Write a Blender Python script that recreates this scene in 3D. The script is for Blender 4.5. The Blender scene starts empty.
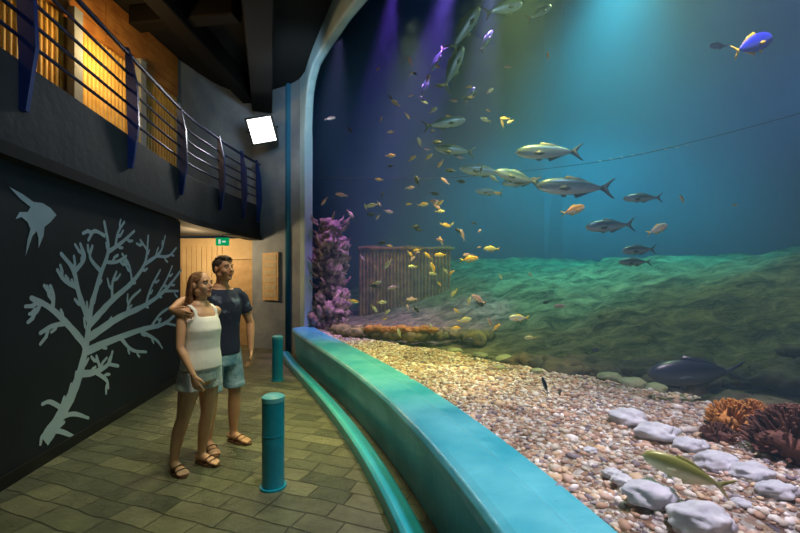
import bpy, math, random
import numpy as np
from mathutils import Vector, Matrix, noise
random.seed(7)
S = bpy.context.scene
try:
    S.view_settings.view_transform = 'Standard'
except Exception: pass

# ------------------------------------------------------------------ materials
def new_mat(name):
    m = bpy.data.materials.new(name); m.use_nodes = True
    nt = m.node_tree; b = nt.nodes['Principled BSDF']
    return m, nt, b
def pmat(name, c1, c2=None, scale=6.0, rough=0.6, bump=0.0, bscale=None, metal=0.0, coords='Object', detail=6, emis=0, lo=.35, hi=.65, spec=.5):
    m, nt, b = new_mat(name)
    b.inputs['Roughness'].default_value = rough
    b.inputs['Metallic'].default_value = metal
    b.inputs['Specular IOR Level'].default_value = spec
    if c2 is None: c2 = tuple(x*0.8 for x in c1)
    tc = nt.nodes.new('ShaderNodeTexCoord')
    n = nt.nodes.new('ShaderNodeTexNoise'); n.inputs['Scale'].default_value = scale; n.inputs['Detail'].default_value = detail
    nt.links.new(tc.outputs[coords], n.inputs['Vector'])
    r = nt.nodes.new('ShaderNodeValToRGB')
    r.color_ramp.elements[0].position = lo; r.color_ramp.elements[1].position = hi
    r.color_ramp.elements[0].color = (*c1, 1); r.color_ramp.elements[1].color = (*c2, 1)
    nt.links.new(n.outputs['Fac'], r.inputs['Fac'])
    nt.links.new(r.outputs['Color'], b.inputs['Base Color'])
    if emis:
        nt.links.new(r.outputs['Color'], b.inputs['Emission Color']); b.inputs['Emission Strength'].default_value = emis
    if bump:
        n2 = nt.nodes.new('ShaderNodeTexNoise'); n2.inputs['Scale'].default_value = bscale or scale*3; n2.inputs['Detail'].default_value = 8
        nt.links.new(tc.outputs[coords], n2.inputs['Vector'])
        bp = nt.nodes.new('ShaderNodeBump'); bp.inputs['Strength'].default_value = bump; bp.inputs['Distance'].default_value = .02
        nt.links.new(n2.outputs['Fac'], bp.inputs['Height']); nt.links.new(bp.outputs['Normal'], b.inputs['Normal'])
    return m

M = {}
M['skin_m'] = pmat('skin_tan', (.50,.25,.14), (.58,.31,.18), 8, .5)
M['skin_w'] = pmat('skin_light_tan', (.60,.32,.20), (.68,.38,.24), 8, .5)
M['lip'] = pmat('lips', (.45,.14,.11), None, 20, .4)
M['eyew'] = pmat('eye_white', (.55,.53,.50), None, 20, .3)
M['iris'] = pmat('iris_brown', (.05,.025,.015), None, 20, .2)
M['hair_m'] = pmat('hair_dark_brown', (.030,.016,.010), (.08,.04,.02), 60, .5, .8, 120)
M['hair_w'] = pmat('hair_auburn', (.12,.045,.018), (.32,.14,.055), 50, .45, .8, 120)
M['navy'] = pmat('navy_tshirt', (.012,.018,.050), (.16,.22,.32), 9, .85, .3, 30, lo=.57, hi=.74)
M['denim'] = pmat('washed_denim', (.09,.25,.38), (.42,.60,.70), 9, .9, .4, 60)
M['denim_w'] = pmat('pale_denim', (.48,.56,.64), (.80,.83,.86), 14, .9, .4, 60)
M['white'] = pmat('white_cotton', (.84,.80,.80), (.88,.85,.85), 6, .9, .2, 14)
M['leather'] = pmat('sandal_leather', (.12,.06,.03), (.2,.1,.05), 20, .6)
M['teal'] = pmat('teal_paint', (.02,.38,.46), (.05,.48,.56), 3, .3, .15, 20)
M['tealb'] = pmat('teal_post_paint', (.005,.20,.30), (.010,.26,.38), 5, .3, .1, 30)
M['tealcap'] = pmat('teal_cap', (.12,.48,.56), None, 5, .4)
M['sill'] = pmat('teal_sill_paint', (.03,.33,.45), (.13,.52,.64), 2.2, .28, .3, 16, detail=9)
M['mural'] = pmat('mural_wall_black', (.006,.009,.014), (.011,.016,.023), 1.5, .6, .1, 10)
M['paint'] = pmat('mural_pale_teal', (.36,.48,.56), (.43,.55,.62), 3, .8)
M['fascia'] = pmat('fascia_concrete', (.018,.022,.03), (.035,.04,.05), 1.4, .75, .3, 12)
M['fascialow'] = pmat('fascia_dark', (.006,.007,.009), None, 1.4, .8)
M['conc'] = pmat('painted_concrete', (.20,.24,.31), (.34,.39,.46), 1.3, .8, .7, 9)
M['framec'] = pmat('pale_blue_concrete', (.34,.50,.58), (.46,.62,.68), 1.6, .85, .4, 14, spec=.2)
M['ceil'] = pmat('ceiling_black', (.004,.004,.005), None, 2, .9)
M['beam'] = pmat('beam_black', (.006,.0055,.006), None, 2, .85, spec=.2)
M['wood'] = pmat('orange_wood', (.36,.14,.035), (.55,.25,.06), 4, .6, .3, 20)
M['bamboo'] = pmat('bamboo', (.62,.38,.09), (.78,.52,.16), 7, .5, .2, 20)
M['beige'] = pmat('beige_panel', (.60,.44,.24), (.70,.54,.32), 2.5, .6)
M['rail'] = pmat('rail_blue', (.012,.02,.08), (.02,.03,.12), 6, .35, metal=.3)
M['blade'] = pmat('blade_blue', (.014,.04,.20), (.02,.055,.26), 4, .35, metal=.1)
M['black'] = pmat('black_metal', (.01,.01,.01), None, 4, .5)
M['lampface'] = pmat('lamp_glow', (1,.97,.9), (1,1,.95), 4, .5, emis=4)
M['exit'] = pmat('exit_green', (.0,.35,.12), (.0,.42,.15), 4, .5, emis=.7)
M['exitw'] = pmat('exit_white', (.8,.9,.8), None, 4, .5, emis=.8)
M['board'] = pmat('notice_board_wood', (.55,.36,.17), (.66,.45,.24), 7, .6, .2)
M['boardf'] = pmat('notice_board_paper', (.50,.40,.24), (.6,.5,.34), 14, .7)
M['tankwall'] = pmat('tank_backdrop', (.03,.15,.28), (.05,.20,.34), .5, 1, .2, 3, spec=0)
M['rockdk'] = pmat('dark_rock', (.03,.035,.025), (.12,.10,.06), 6, .85, .8, 20)
M['rockw'] = pmat('pale_cobble', (.42,.45,.52), (.68,.70,.76), 5, .8, .5, 14)
M['rockg'] = pmat('green_cobble', (.20,.25,.15), (.36,.38,.22), 5, .8, .5, 14)
M['coralrock'] = pmat('coral_rock', (.12,.07,.09), (.62,.45,.34), 9, .9, 1.0, 25)
M['lowreef'] = pmat('reef_crust', (.10,.10,.05), (.42,.34,.14), 9, .9, 1.0, 25)
M['slatrefl'] = pmat('slat_reflection_wood', (.16,.09,.03), (.42,.26,.09), 5, .8, .5, 20)  # wood colour of the posts that imitate a reflection in the glass
M['coralo'] = pmat('orange_coral', (.42,.16,.03), (.62,.30,.06), 12, .8, .8, 30)
M['coralr'] = pmat('maroon_coral', (.08,.03,.025), (.20,.08,.05), 12, .8, .8, 30)

def floor_mat():
    m, nt, b = new_mat('slate_tiles')
    tc = nt.nodes.new('ShaderNodeTexCoord')
    mp = nt.nodes.new('ShaderNodeMapping'); mp.inputs['Rotation'].default_value = (0,0,math.radians(20))
    nz = nt.nodes.new('ShaderNodeTexNoise'); nz.inputs['Scale'].default_value=2.2; nz.inputs['Detail'].default_value=2
    nt.links.new(tc.outputs['Object'], nz.inputs['Vector'])
    va = nt.nodes.new('ShaderNodeVectorMath'); va.operation='MULTIPLY_ADD'; va.inputs[1].default_value=(.08,.08,0)
    nt.links.new(nz.outputs['Color'], va.inputs[0]); nt.links.new(tc.outputs['Object'], va.inputs[2])
    nt.links.new(va.outputs[0], mp.inputs['Vector'])
    br = nt.nodes.new('ShaderNodeTexBrick'); br.offset = .37; br.squash=1.5; br.squash_frequency=2; br.offset_frequency=3
    br.inputs['Scale'].default_value = 1.0
    br.inputs['Brick Width'].default_value = .30; br.inputs['Row Height'].default_value = .17
    br.inputs['Mortar Size'].default_value = .006; br.inputs['Mortar Smooth'].default_value=.5
    br.inputs['Color1'].default_value = (.07,.08,.05,1); br.inputs['Color2'].default_value = (.19,.19,.11,1)
    br.inputs['Mortar'].default_value = (.05,.05,.035,1)
    nt.links.new(mp.outputs['Vector'], br.inputs['Vector'])
    n = nt.nodes.new('ShaderNodeTexNoise'); n.inputs['Scale'].default_value = 5; n.inputs['Detail'].default_value = 10; n.inputs['Roughness'].default_value=.78
    nt.links.new(tc.outputs['Object'], n.inputs['Vector'])
    mx = nt.nodes.new('ShaderNodeMix'); mx.data_type='RGBA'; mx.blend_type='OVERLAY'; mx.inputs['Factor'].default_value=1
    nt.links.new(br.outputs['Color'], mx.inputs['A']); nt.links.new(n.outputs['Fac'], mx.inputs['B'])
    nt.links.new(mx.outputs['Result'], b.inputs['Base Color'])
    b.inputs['Roughness'].default_value = .30
    bp = nt.nodes.new('ShaderNodeBump'); bp.inputs['Strength'].default_value=.9; bp.inputs['Distance'].default_value=.045
    ma = nt.nodes.new('ShaderNodeMath'); ma.operation='MULTIPLY_ADD'; ma.inputs[1].default_value=-.5
    nt.links.new(br.outputs['Fac'], ma.inputs[0]); nt.links.new(n.outputs['Fac'], ma.inputs[2])
    nt.links.new(ma.outputs[0], bp.inputs['Height']); nt.links.new(bp.outputs['Normal'], b.inputs['Normal'])
    return m
M['floor'] = floor_mat()

def glass_mat():
    m, nt, b = new_mat('acrylic'); nt.nodes.remove(b)
    out = nt.nodes['Material Output']
    t = nt.nodes.new('ShaderNodeBsdfTransparent'); t.inputs['Color'].default_value=(.95,.99,.99,1)
    nt.links.new(t.outputs[0], out.inputs['Surface'])
    return m
M['glass'] = glass_mat()
def water_mat():
    m, nt, b = new_mat('sea_water'); nt.nodes.remove(b)
    out = nt.nodes['Material Output']
    s = nt.nodes.new('ShaderNodeVolumeScatter'); s.inputs['Color'].default_value=(.38,.68,.96,1); s.inputs['Density'].default_value=.040; s.inputs['Anisotropy'].default_value=.2
    a = nt.nodes.new('ShaderNodeVolumeAbsorption'); a.inputs['Color'].default_value=(.26,.72,.86,1); a.inputs['Density'].default_value=.036
    ad = nt.nodes.new('ShaderNodeAddShader'); nt.links.new(s.outputs[0],ad.inputs[0]); nt.links.new(a.outputs[0],ad.inputs[1])
    nt.links.new(ad.outputs[0], out.inputs['Volume'])
    return m
M['water'] = water_mat()

def gravel_ramp(nt, src):
    r = nt.nodes.new('ShaderNodeValToRGB'); r.color_ramp.interpolation='CONSTANT'
    cols = [(0,(.64,.57,.48)),(.16,(.50,.32,.22)),(.3,(.74,.69,.65)),(.45,(.60,.42,.34)),(.58,(.32,.21,.16)),(.7,(.68,.50,.34)),(.82,(.86,.82,.80)),(.92,(.26,.22,.26))]
    e = r.color_ramp.elements
    e[0].position=0; e[0].color=(*cols[0][1],1); e[1].position=cols[1][0]; e[1].color=(*cols[1][1],1)
    for p,c in cols[2:]:
        x=e.new(p); x.color=(*c,1)
    nt.links.new(src, r.inputs['Fac'])
    return r
def pebble_mat():
    m, nt, b = new_mat('pebbles')
    g = nt.nodes.new('ShaderNodeNewGeometry')
    r = gravel_ramp(nt, g.outputs['Random Per Island'])
    n = nt.nodes.new('ShaderNodeTexNoise'); n.inputs['Scale'].default_value=2.0; n.inputs['Detail'].default_value=5
    nt.links.new(g.outputs['Position'], n.inputs['Vector'])
    mr = nt.nodes.new('ShaderNodeMapRange'); mr.inputs['From Min'].default_value=.35; mr.inputs['From Max'].default_value=.65; mr.inputs['To Min'].default_value=.65; mr.inputs['To Max'].default_value=1.1
    nt.links.new(n.outputs['Fac'], mr.inputs['Value'])
    mx = nt.nodes.new('ShaderNodeVectorMath'); mx.operation='SCALE'
    nt.links.new(r.outputs['Color'], mx.inputs[0]); nt.links.new(mr.outputs[0], mx.inputs['Scale'])
    nt.links.new(mx.outputs[0], b.inputs['Base Color']); b.inputs['Roughness'].default_value=.65
    return m
M['pebble'] = pebble_mat()
def seabed_mat():
    m, nt, b = new_mat('seabed_gravel_and_sand')
    g = nt.nodes.new('ShaderNodeNewGeometry')
    v = nt.nodes.new('ShaderNodeTexVoronoi'); v.inputs['Scale'].default_value=34
    nt.links.new(g.outputs['Position'], v.inputs['Vector'])
    sp = nt.nodes.new('ShaderNodeSeparateColor'); nt.links.new(v.outputs['Color'], sp.inputs[0])
    r = gravel_ramp(nt, sp.outputs[0])
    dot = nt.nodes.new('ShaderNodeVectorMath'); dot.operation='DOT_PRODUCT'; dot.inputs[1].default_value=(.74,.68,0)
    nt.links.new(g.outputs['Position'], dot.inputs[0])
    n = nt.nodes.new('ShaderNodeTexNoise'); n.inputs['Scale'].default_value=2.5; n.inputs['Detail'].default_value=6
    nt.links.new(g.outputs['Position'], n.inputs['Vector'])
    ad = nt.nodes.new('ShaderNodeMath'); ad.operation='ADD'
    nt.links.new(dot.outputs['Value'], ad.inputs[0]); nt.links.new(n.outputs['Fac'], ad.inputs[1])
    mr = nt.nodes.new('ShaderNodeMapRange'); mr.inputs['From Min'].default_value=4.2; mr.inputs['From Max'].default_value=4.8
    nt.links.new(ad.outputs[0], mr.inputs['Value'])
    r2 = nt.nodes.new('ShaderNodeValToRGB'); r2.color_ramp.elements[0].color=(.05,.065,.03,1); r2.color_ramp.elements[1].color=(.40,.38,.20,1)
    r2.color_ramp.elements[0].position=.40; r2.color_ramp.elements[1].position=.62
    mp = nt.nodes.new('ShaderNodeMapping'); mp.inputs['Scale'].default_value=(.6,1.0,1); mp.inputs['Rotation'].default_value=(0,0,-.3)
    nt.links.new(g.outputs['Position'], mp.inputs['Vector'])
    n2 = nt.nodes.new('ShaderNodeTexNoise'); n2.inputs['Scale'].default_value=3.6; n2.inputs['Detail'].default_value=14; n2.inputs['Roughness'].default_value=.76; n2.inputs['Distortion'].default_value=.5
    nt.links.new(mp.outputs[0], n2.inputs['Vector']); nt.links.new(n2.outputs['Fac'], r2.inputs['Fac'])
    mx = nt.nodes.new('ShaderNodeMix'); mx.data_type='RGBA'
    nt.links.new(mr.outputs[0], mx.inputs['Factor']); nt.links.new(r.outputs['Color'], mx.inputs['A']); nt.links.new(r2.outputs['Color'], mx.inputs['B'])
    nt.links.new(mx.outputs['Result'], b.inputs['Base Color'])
    bp = nt.nodes.new('ShaderNodeBump'); bp.inputs['Strength'].default_value=.6; bp.inputs['Distance'].default_value=.02; bp.invert=True
    nt.links.new(v.outputs['Distance'], bp.inputs['Height'])
    bp2 = nt.nodes.new('ShaderNodeBump'); bp2.inputs['Strength'].default_value=1; bp2.inputs['Distance'].default_value=.12
    nt.links.new(n2.outputs['Fac'], bp2.inputs['Height']); nt.links.new(bp.outputs['Normal'], bp2.inputs['Normal'])
    nt.links.new(bp2.outputs['Normal'], b.inputs['Normal'])
    b.inputs['Roughness'].default_value=.85; b.inputs['Specular IOR Level'].default_value=.1
    return m
M['seabed'] = seabed_mat()

def fish_mat(name, back, belly, stripe=None, z0=-.02, z1=.06, metal=.3):
    m, nt, b = new_mat(name)
    tc = nt.nodes.new('ShaderNodeTexCoord'); sx = nt.nodes.new('ShaderNodeSeparateXYZ')
    nt.links.new(tc.outputs['Object'], sx.inputs[0])
    n = nt.nodes.new('ShaderNodeTexNoise'); n.inputs['Scale'].default_value=14; nt.links.new(tc.outputs['Object'], n.inputs['Vector'])
    ma = nt.nodes.new('ShaderNodeMath'); ma.operation='MULTIPLY_ADD'; ma.inputs[1].default_value=.03
    nt.links.new(n.outputs['Fac'], ma.inputs[0]); nt.links.new(sx.outputs['Z'], ma.inputs[2])
    mr = nt.nodes.new('ShaderNodeMapRange'); mr.inputs['From Min'].default_value=z0; mr.inputs['From Max'].default_value=z1
    nt.links.new(ma.outputs[0], mr.inputs['Value'])
    mx = nt.nodes.new('ShaderNodeMix'); mx.data_type='RGBA'
    mx.inputs['A'].default_value=(*belly,1); mx.inputs['B'].default_value=(*back,1)
    nt.links.new(mr.outputs[0], mx.inputs['Factor']); nt.links.new(mx.outputs['Result'], b.inputs['Base Color'])
    b.inputs['Roughness'].default_value=.35; b.inputs['Metallic'].default_value=metal
    return m
M['f_silver']=fish_mat('silver_scales',(.07,.15,.24),(.52,.66,.80))
M['f_gold']=fish_mat('golden_scales',(.70,.36,.06),(.85,.75,.50),metal=.1)
M['f_pink']=fish_mat('rosy_scales',(.45,.25,.38),(.75,.62,.60),metal=.1)
M['f_pale']=fish_mat('pale_scales',(.45,.50,.35),(.80,.82,.70),metal=.1)
M['f_blue']=fish_mat('blue_scales',(.04,.06,.75),(.12,.18,.9),metal=.1)
M['f_yel']=pmat('yellow_fin',(.9,.65,.03),None,10,.5)
M['f_fin']=pmat('grey_fin',(.10,.15,.19),None,10,.5)
M['f_dark']=fish_mat('dark_scales',(.02,.03,.05),(.07,.10,.13),metal=0)
M['f_bream']=fish_mat('bream_scales',(.26,.28,.07),(.66,.64,.36),metal=.1)

# ------------------------------------------------------------------ mesh helpers
class B:
    def __init__(s): s.v=[]; s.f=[]; s.m=[]; s.cur=0
    def add(s, vs, fs):
        o=len(s.v); s.v += [Vector(x) for x in vs]; s.f += [tuple(i+o for i in f) for f in fs]; s.m += [s.cur]*len(fs)
    def box(s, c, sz, rot=None):
        c=Vector(c); vs=[]
        for x in (-.5,.5):
            for y in (-.5,.5):
                for z in (-.5,.5):
                    p=Vector((x*sz[0],y*sz[1],z*sz[2]))
                    if rot is not None: p = rot @ p
                    vs.append(c+p)
        s.add(vs,[(0,1,3,2),(4,6,7,5),(0,4,5,1),(2,3,7,6),(0,2,6,4),(1,5,7,3)])
    def ell(s, c, r, rot=None, nu=16, nv=10):
        c=Vector(c); vs=[]; fs=[]
        def T(p):
            p=Vector(p)
            return c+(rot@p if rot is not None else p)
        vs.append(T((0,0,-r[2])))
        for j in range(1,nv):
            ph=-math.pi/2+math.pi*j/nv
            for i in range(nu):
                th=2*math.pi*i/nu
                vs.append(T((r[0]*math.cos(ph)*math.cos(th), r[1]*math.cos(ph)*math.sin(th), r[2]*math.sin(ph))))
        vs.append(T((0,0,r[2]))); top=len(vs)-1
        for i in range(nu):
            fs.append((0,1+(i+1)%nu,1+i))
            fs.append((top, 1+(nv-2)*nu+i, 1+(nv-2)*nu+(i+1)%nu))
        for j in range(nv-2):
            for i in range(nu):
                a=1+j*nu+i; b=1+j*nu+(i+1)%nu
                fs.append((a,b,b+nu,a+nu))
        s.add(vs,fs)
    def tube(s, pts, rad, ref=(0,0,1), caps='round', n=14, fixed=None):
        pts=[Vector(p) for p in pts]; rad=[(r,r) if not hasattr(r,'__len__') else r for r in rad]
        ref=Vector(ref); rings=[]
        N=len(pts)
        def tan(i):
            if fixed is not None: return Vector(fixed)
            a=pts[max(0,i-1)]; b=pts[min(N-1,i+1)]
            return (b-a).normalized()
        if caps[0]=='r':
            t=tan(0); k=min(rad[0])
            for ph in (75,45,20):
                p=math.radians(ph); rings.append((pts[0]-t*k*math.sin(p), t, (rad[0][0]*math.cos(p), rad[0][1]*math.cos(p))))
        for i in range(N): rings.append((pts[i], tan(i), rad[i]))
        if caps[0]=='r':
            t=tan(N-1); k=min(rad[-1])
            for ph in (20,45,75):
                p=math.radians(ph); rings.append((pts[-1]+t*k*math.sin(p), t, (rad[-1][0]*math.cos(p), rad[-1][1]*math.cos(p))))
        vs=[]; fs=[]
        # parallel-transported frame so rings never twist against one another
        t0=rings[0][1]; u=ref-t0*ref.dot(t0)
        if u.length<.15:
            r2=Vector((1,.1,0)); u=r2-t0*r2.dot(t0)
        u.normalize()
        for c,t,(a,b) in rings:
            u=(u-t*u.dot(t)).normalized(); w=t.cross(u)
            for i in range(n):
                th=2*math.pi*i/n
                vs.append(c+u*a*math.cos(th)+w*b*math.sin(th))
        R=len(rings)
        for j in range(R-1):
            for i in range(n):
                fs.append((j*n+i, j*n+(i+1)%n, (j+1)*n+(i+1)%n, (j+1)*n+i))
        fs.append(tuple(reversed(range(n)))); fs.append(tuple((R-1)*n+i for i in range(n)))
        s.add(vs,fs)
    def prism(s, poly, o, ux, uy, un, t):
        o=Vector(o); ux=Vector(ux); uy=Vector(uy); un=Vector(un); n=len(poly)
        vs=[o+ux*p[0]+uy*p[1] for p in poly]+[o+ux*p[0]+uy*p[1]+un*t for p in poly]
        fs=[tuple(range(n)), tuple(range(2*n-1,n-1,-1))]+[(i,i+n,(i+1)%n+n,(i+1)%n) for i in range(n)]
        s.add(vs,fs)
    def obj(s, name, mats, org=(0,0,0), parent=None, smooth=True, remesh=None, smooth_it=0, recalc=True):
        org=Vector(org); me=bpy.data.meshes.new(name)
        me.from_pydata([tuple(v-org) for v in s.v],[],s.f)
        if not isinstance(mats,(list,tuple)): mats=[mats]
        for m in mats: me.materials.append(m)
        for p,mi in zip(me.polygons,s.m): p.material_index=mi; p.use_smooth=smooth
        if recalc:
            import bmesh
            bm=bmesh.new(); bm.from_mesh(me); bmesh.ops.recalc_face_normals(bm,faces=bm.faces); bm.to_mesh(me); bm.free()
        ob=bpy.data.objects.new(name,me); S.collection.objects.link(ob)
        if parent is None: ob.location=org
        else: ob.parent=parent
        if remesh:
            r=ob.modifiers.new('remesh','REMESH'); r.mode='VOXEL'; r.voxel_size=remesh; r.use_smooth_shade=True
        if smooth_it:
            q=ob.modifiers.new('smooth','SMOOTH'); q.factor=.5; q.iterations=smooth_it
        return ob
def empty(name, loc):
    e=bpy.data.objects.new(name,None); e.location=loc; e.empty_display_size=.2; S.collection.objects.link(e); return e

def catmull(pts, k=8):
    P=[Vector(p) for p in pts]; out=[]
    P=[P[0]*2-P[1]]+P+[P[-1]*2-P[-2]]
    for i in range(1,len(P)-2):
        for j in range(k):
            t=j/k; a,b,c,d=P[i-1],P[i],P[i+1],P[i+2]
            out.append(.5*((2*b)+(c-a)*t+(2*a-5*b+4*c-d)*t*t+(3*b-a-3*c+d)*t**3))
    out.append(P[-2]); return out
def normals2(path):
    ns=[]
    for i in range(len(path)):
        a=path[max(0,i-1)]; b=path[min(len(path)-1,i+1)]
        t=(Vector(b)-Vector(a)).to_2d().normalized(); ns.append(Vector((-t.y,t.x)))
    return ns
def sweep(name, path, profile, mat, smooth=False, bev=0):
    path=[Vector((p[0],p[1])) for p in path]; ns=normals2(path); b=B(); n=len(profile); vs=[];fs=[]
    for p,nn in zip(path,ns):
        for o,z in profile: vs.append((p.x+nn.x*o,p.y+nn.y*o,z))
    for j in range(len(path)-1):
        for i in range(n): fs.append((j*n+i,j*n+(i+1)%n,(j+1)*n+(i+1)%n,(j+1)*n+i))
    fs.append(tuple(range(n))); fs.append(tuple((len(path)-1)*n+i for i in range(n-1,-1,-1)))
    b.add(vs,fs); ob=b.obj(name,mat,smooth=smooth)
    if bev:
        m=ob.modifiers.new('bev','BEVEL'); m.width=bev; m.segments=2; m.limit_method='ANGLE'
    return ob
def slab(name, poly, z0, z1, mat):
    b=B(); b.prism([(p[0],p[1]) for p in poly],(0,0,z0),(1,0,0),(0,1,0),(0,0,1),z1-z0)
    import bmesh
    ob=b.obj(name,mat,smooth=False); bm=bmesh.new(); bm.from_mesh(ob.data)
    bmesh.ops.triangulate(bm,faces=[f for f in bm.faces if len(f.verts)>4]); bm.to_mesh(ob.data); bm.free(); return ob

# survey helper: eye height 1.58 m, camera level, 400 px focal, horizon row 280
EYE=1.58
def at(px,py,D): return Vector(((px-400)/400*D, D, EYE-(py-280)/400*D))
def sset(a,b,x):
    t=min(1,max(0,(x-a)/(b-a))); return t*t*(3-2*t)

# ------------------------------------------------------------------ camera
cd=bpy.data.cameras.new('camera'); cam=bpy.data.objects.new('camera',cd); S.collection.objects.link(cam)
cam.location=(0,0,EYE); cam.rotation_euler=(math.radians(90),0,0); cd.sensor_width=36; cd.lens=18; cd.shift_y=13.5/800
cd.clip_start=.02; S.camera=cam

# ------------------------------------------------------------------ window curve
ys=[-2,0,1.57,1.82,2.24,2.9,3.81,5.6,8.34]; xs=[.95,.9,.725,.66,.56,.36,0,-.70,-1.94]
co=np.polyfit(ys,xs,4)
def gx(y): return float(np.polyval(co,y))
GY=np.linspace(-2.4,8.34,90)
G=[Vector((gx(y),y)) for y in GY]
GN=normals2(G)
def ztop(y): return float(np.interp(y,[-3,4,4.7,5.2,5.8,6.8,7.5,7.85,8.1,8.26,8.34],[4.95,4.97,5.08,5.2,5.36,5.52,5.60,5.52,5.34,5.05,4.6]))
CEIL=5.9
sweep('sill', G, [(-.14,0),(-.14,.6),(.02,.6),(.05,.615),(.25,.6),(.29,.585),(.31,.55),(.30,.49),(.25,.46),(.23,0)], M['sill'], bev=.008)
sweep('curb', [Vector((p.x,p.y)) for p in G[18:]], [(.36,0),(.36,.10),(.385,.125),(.475,.125),(.50,.10),(.50,0)], M['teal'], bev=.006)
b=B(); vs=[];fs=[]
for p in G: vs += [(p.x,p.y,.58),(p.x,p.y,ztop(p.y)+.04)]
for i in range(len(G)-1): fs.append((2*i,2*i+2,2*i+3,2*i+1))
b.add(vs,fs); b.obj('window_1',M['glass'],smooth=True,recalc=False)
b=B(); vs=[];fs=[]
for p,n in zip(G,GN):
    zt=ztop(p.y)
    for o,z in ((.05,zt+.03),(.05,CEIL),(-.10,CEIL),(-.10,zt+.02),(-.06,zt-.0),(.02,zt)): vs.append((p.x+n.x*o,p.y+n.y*o,z))
k=6
for j in range(len(G)-1):
    for i in range(k): fs.append((j*k+i,j*k+(i+1)%k,(j+1)*k+(i+1)%k,(j+1)*k+i))
fs.append(tuple((len(G)-1)*k+i for i in range(k)))
b.add(vs,fs); b.obj('wall_window',M['framec'],smooth=False)
pier=catmull([(-1.94,8.34),(-2.14,8.64),(-2.45,8.9),(-2.85,9.12),(-3.45,9.45)],6)
sweep('wall_end', pier[5:], [(.05,0),(.05,CEIL),(-.12,CEIL),(-.12,0)], M['conc'], smooth=False)
sweep('trim_1', pier[:6], [(.05,0),(.05,CEIL),(-.12,CEIL),(-.12,0)], M['framec'])

# ------------------------------------------------------------------ tank
TZ=11.5
tw=catmull([(-2.30,8.87),(-3.1,10.4),(-2.0,12.2),(1.5,13.4),(6,13.2),(10.5,10.6),(12.5,5),(11,-1),(6,-4),(1.25,-3)],8)
sweep('wall_tank_back', tw, [(0,0),(0,TZ),(.2,TZ),(.2,0)], M['tankwall'], smooth=True)
b=B(); b.box((5,4.6,TZ+.1),(20,20,.2)); b.obj('ceiling_tank',M['ceil'],smooth=False)
sweep('wall_tank_front', G+pier[1:4], [(-.12,5.75),(-.12,TZ),(-.06,TZ),(-.06,5.75)], M['ceil'])
# body of water
wpoly=[(p.x-n.x*.03,p.y-n.y*.03) for p,n in zip(G,GN)]+[(-2.05,8.75)]+[(p.x,p.y) for p in tw[2:]]
slab('sea_water', wpoly, .35, TZ-.3, M['water'])

def sval(x,y): return .74*x+.68*y-4.06
def bedz(x,y,v=None):
    s=sval(x,y)
    z=.60+.05*noise.noise(Vector((x*1.3,y*1.3,0)))+.02*noise.noise(Vector((x*5,y*5,3)))
    z-= .10*sset(-.2,.6,s)*(1-sset(.8,2,s))
    z+= 1.42*sset(.8,6.0,s)*(1+.25*noise.noise(Vector((x*.35,y*.35,9))))
    w=sset(1.0,2.5,s)
    z+= w*.03*math.sin(9*(y*.8-x*.25)+2.5*noise.noise(Vector((x*.9,y*.9,2))))+w*.07*noise.noise(Vector((x*2,y*2,4)))+w*.05*noise.noise(Vector((x*6,y*6,4)))
    if v is not None:
        k=sset(.10,.6,v); z = z*k+.575*(1-k)
    return z
ext=G+[Vector((G[-1].x-.05*i*4.2,G[-1].y+.05*i*9)) for i in range(1,12)]
vv=[14*((i/170)**1.6) for i in range(171)]
b=B(); vs=[];fs=[]
ext2=[]
for i in range(len(ext)-1):
    for t in (0,.5): ext2.append(ext[i].lerp(ext[i+1],t))
ext2.append(ext[-1]); en=normals2(ext2)
for p,n in zip(ext2,en):
    for v in vv:
        v=v+.04
        x=p.x-n.x*v; y=p.y-n.y*v
        vs.append((x,y,bedz(x,y,v)))
W=len(vv)
for j in range(len(ext2)-1):
    for i in range(W-1): fs.append((j*W+i,j*W+i+1,(j+1)*W+i+1,(j+1)*W+i))
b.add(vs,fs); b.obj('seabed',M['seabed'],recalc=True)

import bmesh
bm=bmesh.new(); bmesh.ops.create_icosphere(bm,subdivisions=1,radius=1)
ico_v=[v.co.copy() for v in bm.verts]; ico_f=[tuple(v.index for v in f.verts) for f in bm.faces]; bm.free()
def pebbles(name, N, mat, rmin, rmax, region):
    vs=[];fs=[];k=0
    while k<N:
        y=random.uniform(.4,7.6); v=random.uniform(.02,1)**1.2*6
        x=gx(y)+.05+v
        if x>y*1.25+.5: continue
        if not region(x,y): continue
        r=rmin+(rmax-rmin)*random.random()**1.8; r*=1 if random.random()<.95 else 1.7; z=bedz(x,y,v*.9+.04)+r*.2
        R=Matrix.Rotation(random.uniform(0,6.28),3,'Z')@Matrix.Rotation(random.uniform(-.5,.5),3,'X')
        sc=Vector((r*random.uniform(.9,1.4),r*random.uniform(.7,1.0),r*random.uniform(.45,.75)))
        o=len(vs)
        for q in ico_v:
            p=R@Vector((q.x*sc.x,q.y*sc.y,q.z*sc.z)); vs.append((x+p.x,y+p.y,z+p.z))
        fs += [tuple(i+o for i in f) for f in ico_f]; k+=1
    bb=B(); bb.v=[Vector(v) for v in vs]; bb.f=fs; bb.m=[0]*len(fs)
    return bb.obj(name,mat,recalc=False)
pebbles('gravel_bed',17000,M['pebble'],.006,.026,lambda x,y: sval(x,y)<.15+.45*random.random())

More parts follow.
